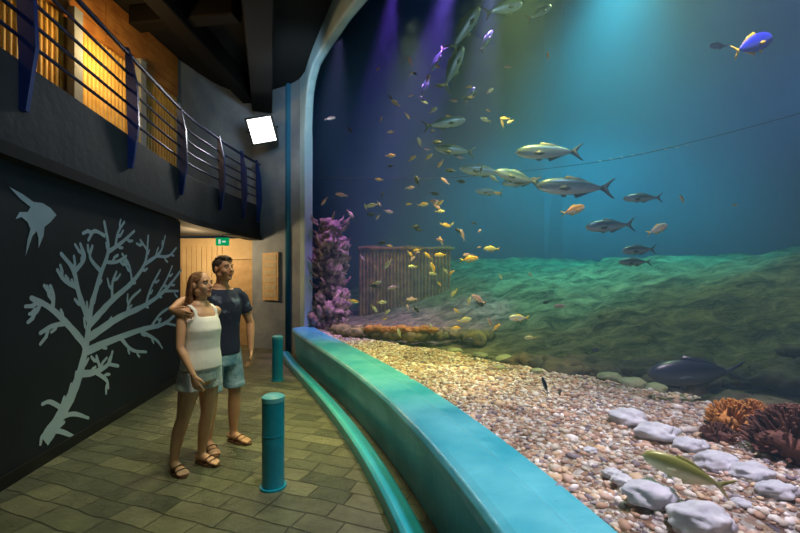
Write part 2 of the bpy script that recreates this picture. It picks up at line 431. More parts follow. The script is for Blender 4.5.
def rock_into(b, c, r, seed, amp=.25, fr=1.3, sub=3):
    bm=bmesh.new(); bmesh.ops.create_icosphere(bm,subdivisions=sub,radius=1)
    vs=[]
    for v in bm.verts:
        q=v.co.copy(); d=1+amp*noise.noise(q*fr+Vector((seed*3.1,seed,0)))+amp*.4*noise.noise(q*fr*3+Vector((seed,2,1)))
        q*=d; vs.append(Vector(c)+Vector((q.x*r[0],q.y*r[1],q.z*r[2])))
    fs=[tuple(v.index for v in f.verts) for f in bm.faces]; bm.free(); b.add(vs,fs)
def rock(name,c,r,seed,mat,amp=.25,fr=1.3,sub=4):
    b=B(); rock_into(b,c,r,seed,amp,fr,sub); return b.obj(name,mat,org=c,recalc=False)
for i,(px,py,w) in enumerate([(628,414,30),(657,430,32),(690,441,26),(717,459,36),(752,470,32),(776,486,30),(648,494,40),(702,518,48),(612,468,16),(590,440,12),(740,500,16),(672,470,14),(622,476,18)]):
    D=.93*400/(py-280); X=(px-400)/400*D; r=w/400*D/2
    rock('cobblestone',(X,D,bedz(X,D)+r*.3),(r*1.2,r*.85,r*.6),i+1,M['rockw'],.3,1.6)
for i,(px,py,w) in enumerate([(505,353,18),(523,357,16),(540,356,14),(556,362,18),(573,365,16),(590,368,20),(610,372,22),(632,378,24),(655,380,20),(480,350,14),(455,347,14),(537,372,12),(500,368,10)]):
    D=.96*400/(py-280); X=(px-400)/400*D; r=w/400*D/2
    rock('green_cobble',(X,D,bedz(X,D)+r*.25),(r*1.1,r*.9,r*.55),i+31,M['rockg'],.18)
b=B()
for i in range(60):
    t=i/59; x=1.6+t*4.2; y=4.6-t*1.5+random.uniform(-.2,.5)
    rr=random.uniform(.09,.26); rock_into(b,(x,y,bedz(x,y)+.02),(rr*1.4,rr,rr*.6),i+50,.6,1.9,3)
b.obj('reef_rocks',M['rockdk'],org=(3.5,4.3,.6),recalc=False)
b=B()
for i in range(22):
    x=2.7+random.uniform(0,1.8); y=2.85+random.uniform(-.5,.5)
    rr=random.uniform(.08,.2); rock_into(b,(x,y,bedz(x,y)),(rr*1.3,rr,rr*.6),i+90,.5,1.8,3)
b.obj('boulders',M['rockdk'],org=(3.2,2.8,.6),recalc=False)
def bush(name,c,R,H,mat,n=60,r=.012):
    b=B(); c=Vector(c)
    rock_into(b,c+Vector((0,0,H*.25)),(R*.8,R*.8,H*.45),random.randint(1,99),.4,2,3)
    for i in range(n):
        a=random.uniform(0,6.28); e=random.uniform(.15,1.5); d=Vector((math.cos(a)*math.cos(e)*R,math.sin(a)*math.cos(e)*R,math.sin(e)*H))
        p1=c+d*.45; p2=c+d*.8+Vector((random.uniform(-.02,.02),)*3); p3=c+d*1.05
        b.tube([p1,p2,p3],[r*1.3,r,r*.7],n=6)
    return b.obj(name,mat,org=c,recalc=False)
bush('orange_coral',(2.17,2.62,.62),.15,.17,M['coralo'],120,.008)
bush('orange_coral',(2.42,2.75,.62),.12,.13,M['coralo'],90,.008)
bush('maroon_coral',(2.20,2.22,.60),.24,.27,M['coralr'],260,.009)
bush('maroon_coral',(1.95,2.45,.60),.10,.10,M['coralr'],70,.007)
# coral pinnacle at the far end: knobbly stack
b=B()
base=Vector((-1.50,8.35,.6))
for i in range(46):
    t=i/45; z=.6+t*2.15; spread=.36-.10*t+.12*math.sin(t*11)
    for k in range(4):
        a=random.uniform(0,6.28); r=random.uniform(.07,.17)
        rock_into(b,(base.x+math.cos(a)*spread*.75,base.y+.25+math.sin(a)*spread*.6,z+random.uniform(-.05,.05)),(r,r,r*random.uniform(.6,1.1)),i*3+k,.9,2.4,2)
for i in range(90):
    a=random.uniform(0,6.28); z=.9+random.random()*2.0; d=Vector((math.cos(a),math.sin(a)*.8-.2,.6)); p=Vector((base.x,base.y+.25,z))+Vector((d.x,d.y,0))*.30
    b.tube([p,p+d*.09,p+d*.15+Vector((random.uniform(-.03,.03),0,.04))],[.03,.02,.012],n=6)
b.obj('coral_pinnacle',M['coralrock'],org=base,recalc=False)
b=B()
for i in range(60):
    x=-1.2+i*.045; y=7.3+random.uniform(-.35,.45)-i*.012; r=random.uniform(.05,.15)
    rock_into(b,(x,y,.66),(r*1.3,r,r*.8),i+200,.7,2.2,2)
b.obj('low_reef',M['lowreef'],org=(-.2,7.5,.6),recalc=False)
b=B()
for i in range(9):
    rock_into(b,(-.50+i*.13,6.75-i*.02,.76+.015*math.sin(i*2)),(.11,.10,.055),i+240,.3,2,3)
b.obj('orange_sponge',M['coralo'],org=(0,6.7,.6),recalc=False)
# added posts behind the reef imitate the slatted wall reflected in the glass
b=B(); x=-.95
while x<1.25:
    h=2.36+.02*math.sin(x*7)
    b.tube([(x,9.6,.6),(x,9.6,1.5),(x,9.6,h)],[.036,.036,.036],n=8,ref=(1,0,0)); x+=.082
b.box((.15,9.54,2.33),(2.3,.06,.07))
b.obj('slat_reflection_posts',M['slatrefl'],org=(.2,9.6,.6))
# safety rope strung across the tank
b=B()
rp=catmull([at(318,178,8.4),at(440,178,7.4),at(590,163,6.2),at(700,140,5.6),at(830,105,5.2)],8)
b.tube(rp,[.005]*len(rp),n=6); b.cur=1
for i in range(9):
    p=at(600+i*11,161-i*1.9,6.1-i*.05); b.ell(p,(.03,.012,.008),nu=8,nv=6)
b.obj('rope_line',[M['black'],M['f_silver']],org=rp[0])

# ------------------------------------------------------------------ fish
def fish_mesh(name, hmax, wmax, mats, tail=.16, fork=.6):
    b=B(); N=18; n=14; vs=[];fs=[]
    vs.append((.5,0,-.005))
    for j in range(1,N+1):
        t=j/N; x=.5-.9*t
        h=hmax*max(0,math.sin(math.pi*(t**.72)))**.75+.020*t; w=wmax*max(0,math.sin(math.pi*(t**.6)))**.8+.008*t
        for i in range(n):
            th=2*math.pi*i/n; zz=math.sin(th)*h*(1.0 if math.sin(th)>0 else .92)
            vs.append((x,math.cos(th)*w,zz))
    for i in range(n): fs.append((0,1+i,1+(i+1)%n))
    for j in range(N-1):
        for i in range(n): fs.append((1+j*n+i,1+(j+1)*n+i,1+(j+1)*n+(i+1)%n,1+j*n+(i+1)%n))
    fs.append(tuple(1+(N-1)*n+i for i in range(n)))
    b.add(vs,fs)
    b.cur=1
    T=.006
    X=(1,0,0);Z=(0,0,1)
    b.prism([(-.37,.018),(-.44,.05),(-.56,tail),(-.60,tail*1.05),(-.53,tail*.5),(-.50+.08*(1-fork),0),(-.53,-tail*.5),(-.60,-tail*1.05),(-.56,-tail),(-.44,-.05),(-.37,-.018)],(0,-T/2,0),X,Z,(0,1,0),T)
    h=hmax
    b.prism([(.16,h*.80),(.08,h*1.35),(.0,h*1.25),(-.10,h*1.12),(-.26,h*.62),(-.34,h*.3),(-.2,h*.4),(0,h*.7)],(0,-T/2,0),X,Z,(0,1,0),T)
    b.prism([(-.02,-h*.78),(-.06,-h*1.30),(-.14,-h*1.05),(-.30,-h*.45),(-.34,-h*.2),(-.15,-h*.4)],(0,-T/2,0),X,Z,(0,1,0),T)
    b.prism([(.17,-h*.75),(.13,-h*1.25),(.07,-h*1.2),(.08,-h*.7)],(0,-T/2,0),X,Z,(0,1,0),T)
    for sg in (-1,1):
        b.prism([(.2,0),(.12,.035),(.02,-.01),(.10,-.045),(.19,-.03)],(0,sg*wmax*.92,-h*.2),X,Z,Vector((-.3,sg*1,0)),T)
    b.cur=2
    for sg in (-1,1): b.ell((.395,sg*wmax*.62,hmax*.18),(.014,.006,.014),nu=8,nv=6)
    b.cur=3
    b.tube([(.30,0,hmax*.6),(.275,0,0),(.30,0,-hmax*.55)],[(.004,wmax*.75),(.004,wmax*1.01),(.004,wmax*.7)],n=10)
    b2=b.obj('tmp',mats,recalc=True); me=b2.data; me.name=name; bpy.data.objects.remove(b2); return me
K=M['black']
FM={
 'trevally':fish_mesh('trevally',.120,.065,[M['f_silver'],M['f_fin'],K,M['f_fin']],.14,.9),
 'goldfish':fish_mesh('gold',.16,.07,[M['f_gold'],M['f_yel'],K,M['f_gold']],.12,.5),
 'rosy':fish_mesh('rosy',.15,.07,[M['f_pink'],M['f_pink'],K,M['f_pink']],.12,.5),
 'pale':fish_mesh('pale',.16,.07,[M['f_pale'],M['f_yel'],K,M['f_pale']],.12,.5),
 'surgeon':fish_mesh('surgeon',.17,.07,[M['f_blue'],M['f_yel'],K,M['f_blue']],.14,.6),
 'dark':fish_mesh('dark',.17,.07,[M['f_dark'],M['f_dark'],K,M['f_dark']],.14,.6),
 'grouper':fish_mesh('grouper',.15,.09,[M['f_dark'],M['f_dark'],K,M['f_dark']],.11,.1),
 'bream':fish_mesh('bream',.14,.075,[M['f_bream'],M['f_bream'],K,M['f_bream']],.14,.6),
}
NAMES={'trevally':'silver_trevally','goldfish':'golden_reef_fish','surgeon':'blue_surgeonfish','dark':'dark_damselfish','bream':'yellow_bream','rosy':'rosy_anthias','pale':'pale_damselfish','grouper':'dark_grouper'}
def fish(kind,px,py,D,lpx,yaw=180,pitch=0):
    L=lpx/400*D
    o=bpy.data.objects.new(NAMES[kind],FM[kind]); S.collection.objects.link(o)
    o.location=at(px,py,D); o.scale=(L,L,L)
    o.rotation_euler=(0,-math.radians(pitch),math.radians(yaw)); return o
for a in [
 ('trevally',546,152,4.2,60,172,2),('trevally',516,177,4.8,46,190,12),('trevally',572,187,4.0,70,176,3),('trevally',608,226,4.4,48,184,-4),
 ('trevally',641,198,4.8,34,170,0),('trevally',638,250,4.8,36,190,-3),('trevally',481,171,5.8,44,178,8),('trevally',446,123,5.8,42,8,12),
 ('trevally',453,150,6.2,38,184,6),('trevally',466,27,5.2,54,12,58),('trevally',505,8,5.0,46,20,25),('trevally',454,66,5.6,48,15,66),
 ('trevally',437,60,6.5,24,160,-60),('trevally',487,40,6.3,26,20,60),('trevally',540,12,5.8,34,20,35),('trevally',488,192,6.4,26,180,5),
 ('trevally',634,262,5.4,30,176,0),('trevally',425,88,6.6,22,10,70),('trevally',520,182,5.6,36,176,-4),('trevally',470,95,6.4,20,10,60),
 ('surgeon',754,44,2.6,50,12,24),('dark',718,46,4.0,18,180,0),('grouper',692,373,3.3,86,176,-3),('dark',560,392,2.4,14,80,-30),
 ('goldfish',574,210,3.6,26,12,18),('pale',658,229,3.6,24,10,22),('rosy',478,299,4.4,16,190,30),('pale',518,318,4.0,20,185,0),
 ('pale',465,320,4.4,14,10,10),('rosy',560,306,5,12,180,0),('pale',491,249,4.8,16,190,0),('goldfish',470,259,4.8,18,10,8),
 ('goldfish',548,56,3.4,12,80,60),('goldfish',682,199,4.3,9,180,60),('pale',510,122,4.3,9,200,-30),('goldfish',440,255,5.2,12,185,0),
 ('bream',682,470,1.72,72,155,16),('dark',545,385,2.5,18,100,50),('dark',596,350,4,10,180,0),
 ('pale',530,338,4.6,12,180,0),('dark',470,340,5.2,12,170,0),('goldfish',735,205,4.6,6,180,0),
 ]: fish(*a)
random.seed(21)
for i in range(125):
    px=random.gauss(425,48); py=random.uniform(60,335)
    if px<322 or px>600: continue
    D=random.uniform(4.6,6.0) if px>365 else random.uniform(6.3,7.2)
    if px<400 and D<6.2: D=6.3
    if py>300 and D>5.4: D=5.4 if px>400 else 6.2
    fish(random.choice(['goldfish','pale','rosy','rosy','pale','goldfish','dark','dark']),px,py,D,random.uniform(5,12),random.choice([0,180,20,200,165]),random.choice([0,10,-10,40,70,-50]))

# ------------------------------------------------------------------ gallery shell
gpoly=[(p.x+n.x*.0,p.y+n.y*.0) for p,n in zip(G,GN)]+[(p.x,p.y) for p in pier[1:]]+[(-3.2,10.0),(-7,10.0),(-7,-2.6),(gx(-2.4),-2.6)]
slab('floor', gpoly, -.1, 0, M['floor'])
slab('ceiling', gpoly, CEIL, CEIL+.2, M['ceil'])
def wl(D): return -2.565-.145*D
mw=[(wl(-2.4),-2.4),(wl(2),2),(wl(6.35),6.35)]
sweep('wall_left', mw, [(0,0),(0,2.5),(.25,2.5),(.25,0)], M['mural'])
sweep('baseboard_left', mw, [(-.02,0),(-.02,.10),(0,.10),(0,0)], M['black'])
bal=catmull([(wl(-2.4),-2.4),(wl(0),0),(wl(3),3),(-3.47,6.2),(-3.5,7.2),(-3.43,8.3),(-3.30,9.3)],10)
sweep('trim_balcony_fascia', bal, [(-.05,2.60),(-.05,3.3),(.2,3.3),(.2,2.60)], M['fascia'], bev=.01)
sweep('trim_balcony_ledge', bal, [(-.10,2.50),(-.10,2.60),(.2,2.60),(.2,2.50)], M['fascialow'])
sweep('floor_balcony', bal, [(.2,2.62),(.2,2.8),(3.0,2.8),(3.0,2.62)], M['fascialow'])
uw=catmull([(-4.7,-2.4),(-4.6,2),(-4.5,5.5),(-4.35,7.8)],8)
sweep('wall_upper', uw, [(0,2.8),(0,CEIL),(.2,CEIL),(.2,2.8)], M['wood'])
uw2=catmull([(-4.35,7.8),(-4.0,8.9),(-3.3,9.55)],6)
sweep('wall_upper_end', uw2, [(0,2.8),(0,CEIL),(.2,CEIL),(.2,2.8)], M['conc'])
def along(path,yq):
    for i in range(len(path)-1):
        if path[i].y<=yq<=path[i+1].y:
            t=(yq-path[i].y)/(path[i+1].y-path[i].y); return path[i].lerp(path[i+1],t)
    return path[-1]
b=B(); y=4.2
while y<7.7:
    p=along(uw,y)
    b.tube([(p.x+.05,y,2.85),(p.x+.05,y,5.05)],[.035,.035],n=8,ref=(1,0,0)); y+=.075
b.obj('bamboo_screen',M['bamboo'])
b=B()
for z in np.arange(5.15,5.8,.15):
    for (y0,y1) in ((-1,1.5),(1.52,4),(4.02,6),(6.02,7.75)):
        p0=along(uw,y0);p1=along(uw,y1); d=Vector((p1.x-p0.x,y1-y0,0)); ang=math.atan2(d.y,d.x)
        b.box(((p0.x+p1.x)/2+.04,(y0+y1)/2,z+.06),(d.length,.03,.135),Matrix.Rotation(ang,3,'Z'))
for z in np.arange(2.85,5.1,.15):
    for (y0,y1) in ((-1,1.5),(1.52,4.1)):
        p0=along(uw,y0);p1=along(uw,y1); d=Vector((p1.x-p0.x,y1-y0,0)); ang=math.atan2(d.y,d.x)
        b.box(((p0.x+p1.x)/2+.04,(y0+y1)/2,z+.06),(d.length,.03,.135),Matrix.Rotation(ang,3,'Z'))
b.obj('timber_cladding',M['wood'],smooth=False)
b=B()
for y in (4.15,5.35,6.6):
    p=along(uw,y); b.box((p.x+.16,y,4.0),(.10,.14,2.4))
b.obj('screen_posts',M['conc'],smooth=False)
b=B(); b.box((-4.1,3.3,4.35),(.35,.45,3.1)); b.obj('pillar',M['fascia'],smooth=False)
b=B(); b.box((-5.0,9.9,1.3),(3.6,.2,2.6)); b.obj('wall_back',M['beige'],smooth=False)
b=B(); b.box((-6.6,7.6,1.3),(.2,5,2.6)); b.obj('wall_passage',M['beige'],smooth=False)
b=B()
x=-6.4
while x<-4.3:
    b.box((x,9.78,1.2),(.10,.03,2.4)); x+=.125
b.obj('slatted_panel',M['beige'],smooth=False)
b=B()
b.box((-3.82,9.76,1.03),(.80,.05,2.06)); b.cur=1
b.box((-4.25,9.75,1.06),(.07,.08,2.12)); b.box((-3.39,9.75,1.06),(.07,.08,2.12)); b.box((-3.82,9.75,2.12),(.93,.08,.07))
b.cur=2; b.ell((-4.12,9.70,1.02),(.025,.04,.025)); b.tube([(-4.12,9.68,1.02),(-4.0,9.68,1.02)],[.012,.012],n=8)
b.obj('door_1',[M['board'],M['beige'],M['black']],smooth=False)
sweep('wall_rear', [(-5,-2.5),(1.5,-2.5)], [(0,0),(0,CEIL),(-.2,CEIL),(-.2,0)], M['conc'])
def beam(name,p0,p1,w,z0,z1):
    p0=Vector(p0);p1=Vector(p1); d=p1-p0; ang=math.atan2(d.y,d.x); c=(p0+p1)/2
    b=B(); b.box((c.x,c.y,(z0+z1)/2),(d.length,w,z1-z0),Matrix.Rotation(ang,3,'Z')); ob=b.obj(name,M['beam'],smooth=False)
    m=ob.modifiers.new('bev','BEVEL'); m.width=.02
beam('ceiling_beam',(-3.1,9.0),(-1.1,2.9),.42,5.35,5.9)
beam('ceiling_beam',(-3.35,8.9),(-3.6,2),.30,5.5,5.9)
beam('ceiling_beam',(-4.25,6.4),(-2.5,6.15),.26,5.6,5.9)

nb=normals2(bal)
b=B()
for z in (3.48,3.66,3.84,4.02,4.25):
    P=[(p.x-n.x*.05,p.y-n.y*.05,z) for p,n in zip(bal,nb)]
    b.tube(P,[.016 if z<4.2 else .026]*len(P),n=8)
b.cur=1
def bp(y):
    for i in range(len(bal)-1):
        if bal[i].y<=y<=bal[i+1].y:
            t=(y-bal[i].y)/(bal[i+1].y-bal[i].y); return bal[i].lerp(bal[i+1],t), nb[i]
    return bal[-1], nb[-1]
for y in (.2,1.7,3.12,4.72,6.2,7.6,8.5,9.15):
    p,n=bp(y); nn=Vector((-n.x,-n.y,0)); t=Vector((n.y,-n.x,0))
    b.prism([(.05,2.90),(.10,2.90),(.17,3.4),(.15,3.9),(.06,4.32),(.02,4.32),(.03,3.9),(.05,3.3)],Vector((p.x,p.y,0))-t*.02,nn,(0,0,1),t,.04)
b.obj('balcony_railing',[M['rail'],M['blade']],smooth=False)

c=Vector((-2.93,8.5,4.77)); aim=(Vector((-1.2,1.5,1.5))-c).normalized()
q=aim.to_track_quat('Z','Y').to_matrix()@Matrix.Rotation(math.radians(14),3,'Z')
b=B(); b.box(c,(.56,.56,.12),q); b.cur=1; b.box(c+q@Vector((0,0,.065)),(.48,.48,.02),q)
b.cur=0
for i in range(5): b.box(c+q@Vector((-.2+i*.1,0,-.09)),(.02,.4,.08),q)
b.tube([c+q@Vector((.32,0,0)),c+q@Vector((.32,0,-.25)),c+q@Vector((-.32,0,-.25)),c+q@Vector((-.32,0,0))],[.015]*4,n=6)
b.tube([c+q@Vector((0,0,-.25)),Vector((-3.05,9.16,4.8))],[.025,.025],n=8)
b.obj('floodlight',[M['black'],M['lampface']],org=c,smooth=False)
b=B(); c=Vector((-3.66,8.25,2.37)); b.box(c,(.26,.05,.16)); b.cur=1
b.box(c+Vector((-.05,-.028,0)),(.04,.006,.09)); b.box(c+Vector((.04,-.028,0)),(.07,.006,.03)); b.cur=2; b.tube([c+Vector((0,0,.07)),c+Vector((0,0,.24))],[.01,.01],n=6)
b.obj('exit_sign',[M['exit'],M['exitw'],M['black']],org=c,smooth=False)
n=Vector((-.5,-.86,0)).normalized(); t=Vector((.86,-.5,0)).normalized(); c=Vector((-2.93,9.07,1.66)); R=Matrix((t,-n,Vector((0,0,1)))).transposed()
b=B(); b.box(c,(.50,.04,1.08),R); b.cur=1
for i in range(6): b.box(c+n*.025+Vector((0,0,.42-i*.165)),(.40,.012,.12),R)
b.obj('notice_board',[M['board'],M['boardf']],org=c,smooth=False)

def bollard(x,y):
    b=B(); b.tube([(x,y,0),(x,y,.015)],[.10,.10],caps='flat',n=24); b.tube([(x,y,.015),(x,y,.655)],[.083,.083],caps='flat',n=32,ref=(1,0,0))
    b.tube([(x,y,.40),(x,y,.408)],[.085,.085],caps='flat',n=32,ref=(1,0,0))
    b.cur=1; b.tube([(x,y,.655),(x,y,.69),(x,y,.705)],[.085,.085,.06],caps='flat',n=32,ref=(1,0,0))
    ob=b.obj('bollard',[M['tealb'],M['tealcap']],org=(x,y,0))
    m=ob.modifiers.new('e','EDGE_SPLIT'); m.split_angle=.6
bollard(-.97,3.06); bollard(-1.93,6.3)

# ------------------------------------------------------------------ mural
def mp(px,py):
    k=(400-px)/400; D=2.565/(k-.145); return Vector((-k*D,D,EYE-(py-280)/400*D))
wt=Vector((-.145,1,0)).normalized(); wn=Vector((1,.145,0)).normalized()
lift=[.003]
b=B()
def ribbon(P,w0,w1):
    vs=[];fs=[]; N=len(P); lift[0]+=.00001
    for i,p in enumerate(P):
        a=P[max(0,i-1)]; c=P[min(N-1,i+1)]; t=(c-a).normalized(); s=t.cross(wn).normalized(); w=(w0+(w1-w0)*i/(N-1))/2
        w*=1+.18*noise.noise(p*11)
        vs += [p+s*w+wn*lift[0], p-s*w+wn*lift[0]]
    for i in range(N-1): fs.append((2*i,2*i+1,2*i+3,2*i+2))
    o=len(vs); p=P[-1]; t=(P[-1]-P[-2]).normalized(); s=t.cross(wn).normalized()
    for k in range(9):
        a=math.pi*k/8; vs.append(p+wn*lift[0]+s*(w1/2*math.cos(a))+t*(w1/2*math.sin(a)))
    fs.append(tuple(range(o,o+9)))
    b.add(vs,fs)
rnd=random.Random(5)
def stroke(pp,w0,w1,twig=True):
    P=catmull([Vector((*mp(*p),)) for p in pp],6); ribbon(P,w0,w1)
    if not twig: return
    for i in range(4,len(P)-1,4):
        if rnd.random()<.25: continue
        t=(P[i+1]-P[i-1]).normalized(); s=t.cross(wn).normalized()*rnd.choice([-1,1])
        L=rnd.uniform(.07,.15); q1=P[i]+(s*.7+t*.5)*L*.6; q2=q1+(s*.35+t*.9)*L*.6
        ribbon([P[i],q1,q2],.046,.032)
strokes=[
 ([(44,441),(57,421),(70,398),(79,375),(85,350),(89,322),(92,300)],.15,.065),
 ([(85,345),(68,325),(50,308),(31,298)],.085,.042),([(52,310),(53,296),(50,286)],.052,.036),([(66,323),(52,326),(40,333)],.052,.036),([(40,303),(36,312),(29,314)],.042,.03),
 ([(89,322),(79,295),(73,270),(61,254)],.08,.042),([(74,272),(84,258),(80,244)],.052,.036),([(77,288),(64,280),(57,270)],.052,.036),
 ([(92,303),(100,275),(108,250),(104,222)],.08,.042),([(108,252),(122,242),(134,231)],.052,.036),([(105,236),(94,231),(88,240)],.046,.034),([(101,272),(90,258),(92,246)],.052,.036),([(115,246),(118,232),(124,222)],.042,.034),([(104,262),(116,262),(126,256)],.046,.034),
 ([(89,325),(112,300),(132,282),(145,262),(148,236)],.09,.042),([(145,264),(160,252),(165,236)],.052,.036),([(132,283),(129,266),(122,254)],.052,.036),([(112,301),(112,284),(116,272)],.052,.036),([(147,250),(140,240)],.042,.034),([(155,256),(168,256),(176,248)],.046,.034),
 ([(88,338),(118,318),(145,305),(165,290),(181,270)],.09,.045),([(145,306),(151,287),(160,270)],.056,.036),([(165,291),(178,291)],.046,.034),([(126,315),(130,300),(140,290)],.052,.036),([(156,297),(166,280),(172,266)],.042,.034),
 ([(85,352),(110,341),(140,330),(165,323),(181,308)],.09,.045),([(140,331),(156,340),(162,348)],.052,.036),([(120,338),(132,350),(146,352)],.052,.036),([(150,328),(160,314),(172,306)],.052,.036),([(165,323),(178,326)],.042,.034),
 ([(80,374),(95,372),(108,364),(112,352)],.075,.042),([(95,372),(106,380),(108,388)],.052,.036),([(100,369),(96,356)],.046,.034),([(108,364),(118,366)],.042,.034),
]
for s_,a,c in strokes: stroke(s_,a,c)
stroke([(64,410),(50,402),(42,404)],.05,.034,False); stroke([(60,417),(74,414),(88,418)],.055,.03,False)
stroke([(52,430),(62,432),(74,437)],.06,.03,False); stroke([(50,433),(42,436),(40,444)],.05,.03,False)
b.obj('mural_coral',M['paint'],org=mp(90,350),recalc=False,smooth=False)
b=B()
poly=[(9,187),(22,194),(33,202),(42,203),(50,208),(56,215),(50,222),(44,227),(43,236),(38,248),(38,238),(36,231),(32,236),(25,256),(27,240),(30,229),(27,222),(21,217),(15,219),(19,212),(27,212),(30,207),(20,199)]
vs=[mp(*p)+wn*.004 for p in poly]; b.add(vs,[tuple(range(len(poly)))])
ob=b.obj('mural_angelfish',M['paint'],org=mp(30,220),recalc=False,smooth=False)

# ------------------------------------------------------------------ people
Z=Vector((0,0,1))
def hand(b, w, d, pn, ts, curl=.35, sc=1.0, spread=.0):
    d=Vector(d).normalized(); pn=Vector(pn); pn=(pn-d*pn.dot(d)).normalized(); ts=Vector(ts); ts=(ts-d*ts.dot(d)-pn*ts.dot(pn)).normalized()
    w=Vector(w)
    b.tube([w-d*.01,w+d*.025*sc,w+d*.06*sc,w+d*.088*sc],[(.026*sc,.019*sc),(.034*sc,.017*sc),(.041*sc,.015*sc),(.040*sc,.012*sc)],ref=ts)
    for k,(o,L) in enumerate(((.033,.070),(.011,.079),(-.011,.073),(-.033,.056))):
        p=w+d*(.088-.004*abs(k-1))*sc+ts*o*sc; dd=(d+ts*o*spread*6).normalized(); P=[p]; a=0
        for seg in (.45,.30,.25):
            a+=curl*(1.0+.12*k); v=dd*math.cos(a)+pn*math.sin(a); p=p+v*L*seg*sc; P.append(p)
        b.tube(P,[.0085*sc,.0082*sc,.0075*sc,.0062*sc],ref=ts,n=10)
    p=w+d*.025*sc+ts*.028*sc; v1=(d*.75+ts*.6+pn*.25).normalized(); v2=(d*.95+ts*.25+pn*.35).normalized()
    b.tube([p,p+v1*.038*sc,p+v1*.038*sc+v2*.03*sc],[.013*sc,.0105*sc,.008*sc],ref=pn,n=10)
def arm(b,sh,el,wr,r,d,pn,ts,curl=.35,sc=1):
    sh=Vector(sh);el=Vector(el);wr=Vector(wr)
    b.tube([sh,sh.lerp(el,.35),sh.lerp(el,.8),el,el.lerp(wr,.25),el.lerp(wr,.7),wr],[r,r*.98,r*.82,r*.76,r*.80,r*.62,(r*.5)],n=14)
    hand(b,wr+Vector(d).normalized()*.012,d,pn,ts,curl,sc)
def head(b,org,parent,c,gz,s,mats):
    g=Vector(gz).normalized(); l=Z.cross(g).normalized(); u=g.cross(l)
    R=Matrix((l,g,u)).transposed()
    def H(x,y,z): return c+R@(Vector((x,y,z))*s)
    def E(bb,x,y,z,a,bq,cq,nu=16,nv=12): bb.ell(H(x,y,z),(a*s,bq*s,cq*s),R,nu,nv)
    E(b,0,-.008,.022,.074,.096,.088,24,16); E(b,0,.030,-.03,.060,.066,.088,20,14); E(b,0,.035,-.07,.046,.052,.040); E(b,0,.074,-.098,.024,.020,.020)
    for sx in (-1,1):
        E(b,sx*.036,.062,-.035,.024,.026,.028); E(b,sx*.045,.0,-.065,.022,.045,.032)
        E(b,sx*.077,-.008,-.012,.009,.019,.031); E(b,sx*.028,.084,.020,.022,.012,.008)
    b.tube([H(0,.088,.008),H(0,.102,-.015),H(0,.114,-.034)],[.008*s,.010*s,.012*s],n=10); E(b,0,.100,-.038,.016,.012,.008)
    E(b,0,.090,-.062,.022,.012,.012)
    e=B()
    for sx in (-1,1): E(e,sx*.030,.0825,.001,.0125,.0105,.0068,12,8)
    e.cur=1
    for sx in (-1,1): E(e,sx*.030+.0,.0908,.001,.0055,.004,.0055,10,6)
    e.obj('eyes',[M['eyew'],M['iris']],org,parent)
    e=B(); E(e,0,.0985,-.061,.021,.008,.0045); E(e,0,.0965,-.070,.018,.008,.005); e.obj('lips',M['lip'],org,parent)
    e=B()
    for sx in (-1,1): e.tube([H(sx*.014,.098,.020),H(sx*.03,.096,.026),H(sx*.046,.083,.021)],[.0035*s,.004*s,.0025*s],n=6)
    e.obj('eyebrows',mats,org,parent)
    return H,E
def foot(b,so,st,l,Wf,f0,toe_out,sc=1):
    def F(x,y,z):
        a=toe_out; return Wf(l+x*math.cos(a)+y*math.sin(a), f0+y*math.cos(a)-x*math.sin(a), z)
    sg=1 if l>0 else -1
    b.tube([F(0,-.055*sc,.055),F(0,0,.062),F(0,.06*sc,.052),F(0,.12*sc,.040)],[(.030*sc,.033),(.033*sc,.040),(.038*sc,.030),(.043*sc,.018)],ref=(F(1,0,0)-F(0,0,0)))
    for k,(o,L,r) in enumerate(((-.031,.055,.013),(-.010,.052,.0095),(.008,.047,.009),(.024,.04,.0085),(.038,.032,.008))):
        b.tube([F(o*sg*sc,.12*sc,.036),F(o*sg*sc,.12*sc+L*.6,.034),F(o*sg*sc,.12*sc+L,.030)],[r*1.1,r,r*.85],n=8)
    out=[]
    for i in range(20):
        th=2*math.pi*i/20; y=math.sin(th); x=math.cos(th)
        wd=.040+.010*(y>0)*1.0
        out.append((x*wd*sc,.055*sc+y*.138*sc))
    vs=[F(x,y,0.001) for x,y in out]+[F(x,y,.022) for x,y in out]; n=20
    so.add(vs,[tuple(range(n)),tuple(range(2*n-1,n-1,-1))]+[(i,i+n,(i+1)%n+n,(i+1)%n) for i in range(n)])
    st.tube([F(-.043*sc,.04,.025),F(-.036*sc,.07,.066),F(0,.08,.083),F(.036*sc,.07,.066),F(.043*sc,.04,.025)],[(.004,.012)]*5,n=8)
    st.tube([F(-.046*sc,.09,.022),F(-.03*sc,.115,.056),F(0,.12,.062),F(.03*sc,.115,.056),F(.046*sc,.09,.022)],[(.004,.010)]*5,n=8)
def torso(b,Wf,rings,caps='round',fo=0):
    L=(Wf(1,0,0)-Wf(0,0,0))
    b.tube([Wf(0,r[3]+fo,r[0]) for r in rings],[(r[1],r[2]) for r in rings],ref=L,caps=caps,n=28,fixed=(0,0,1))

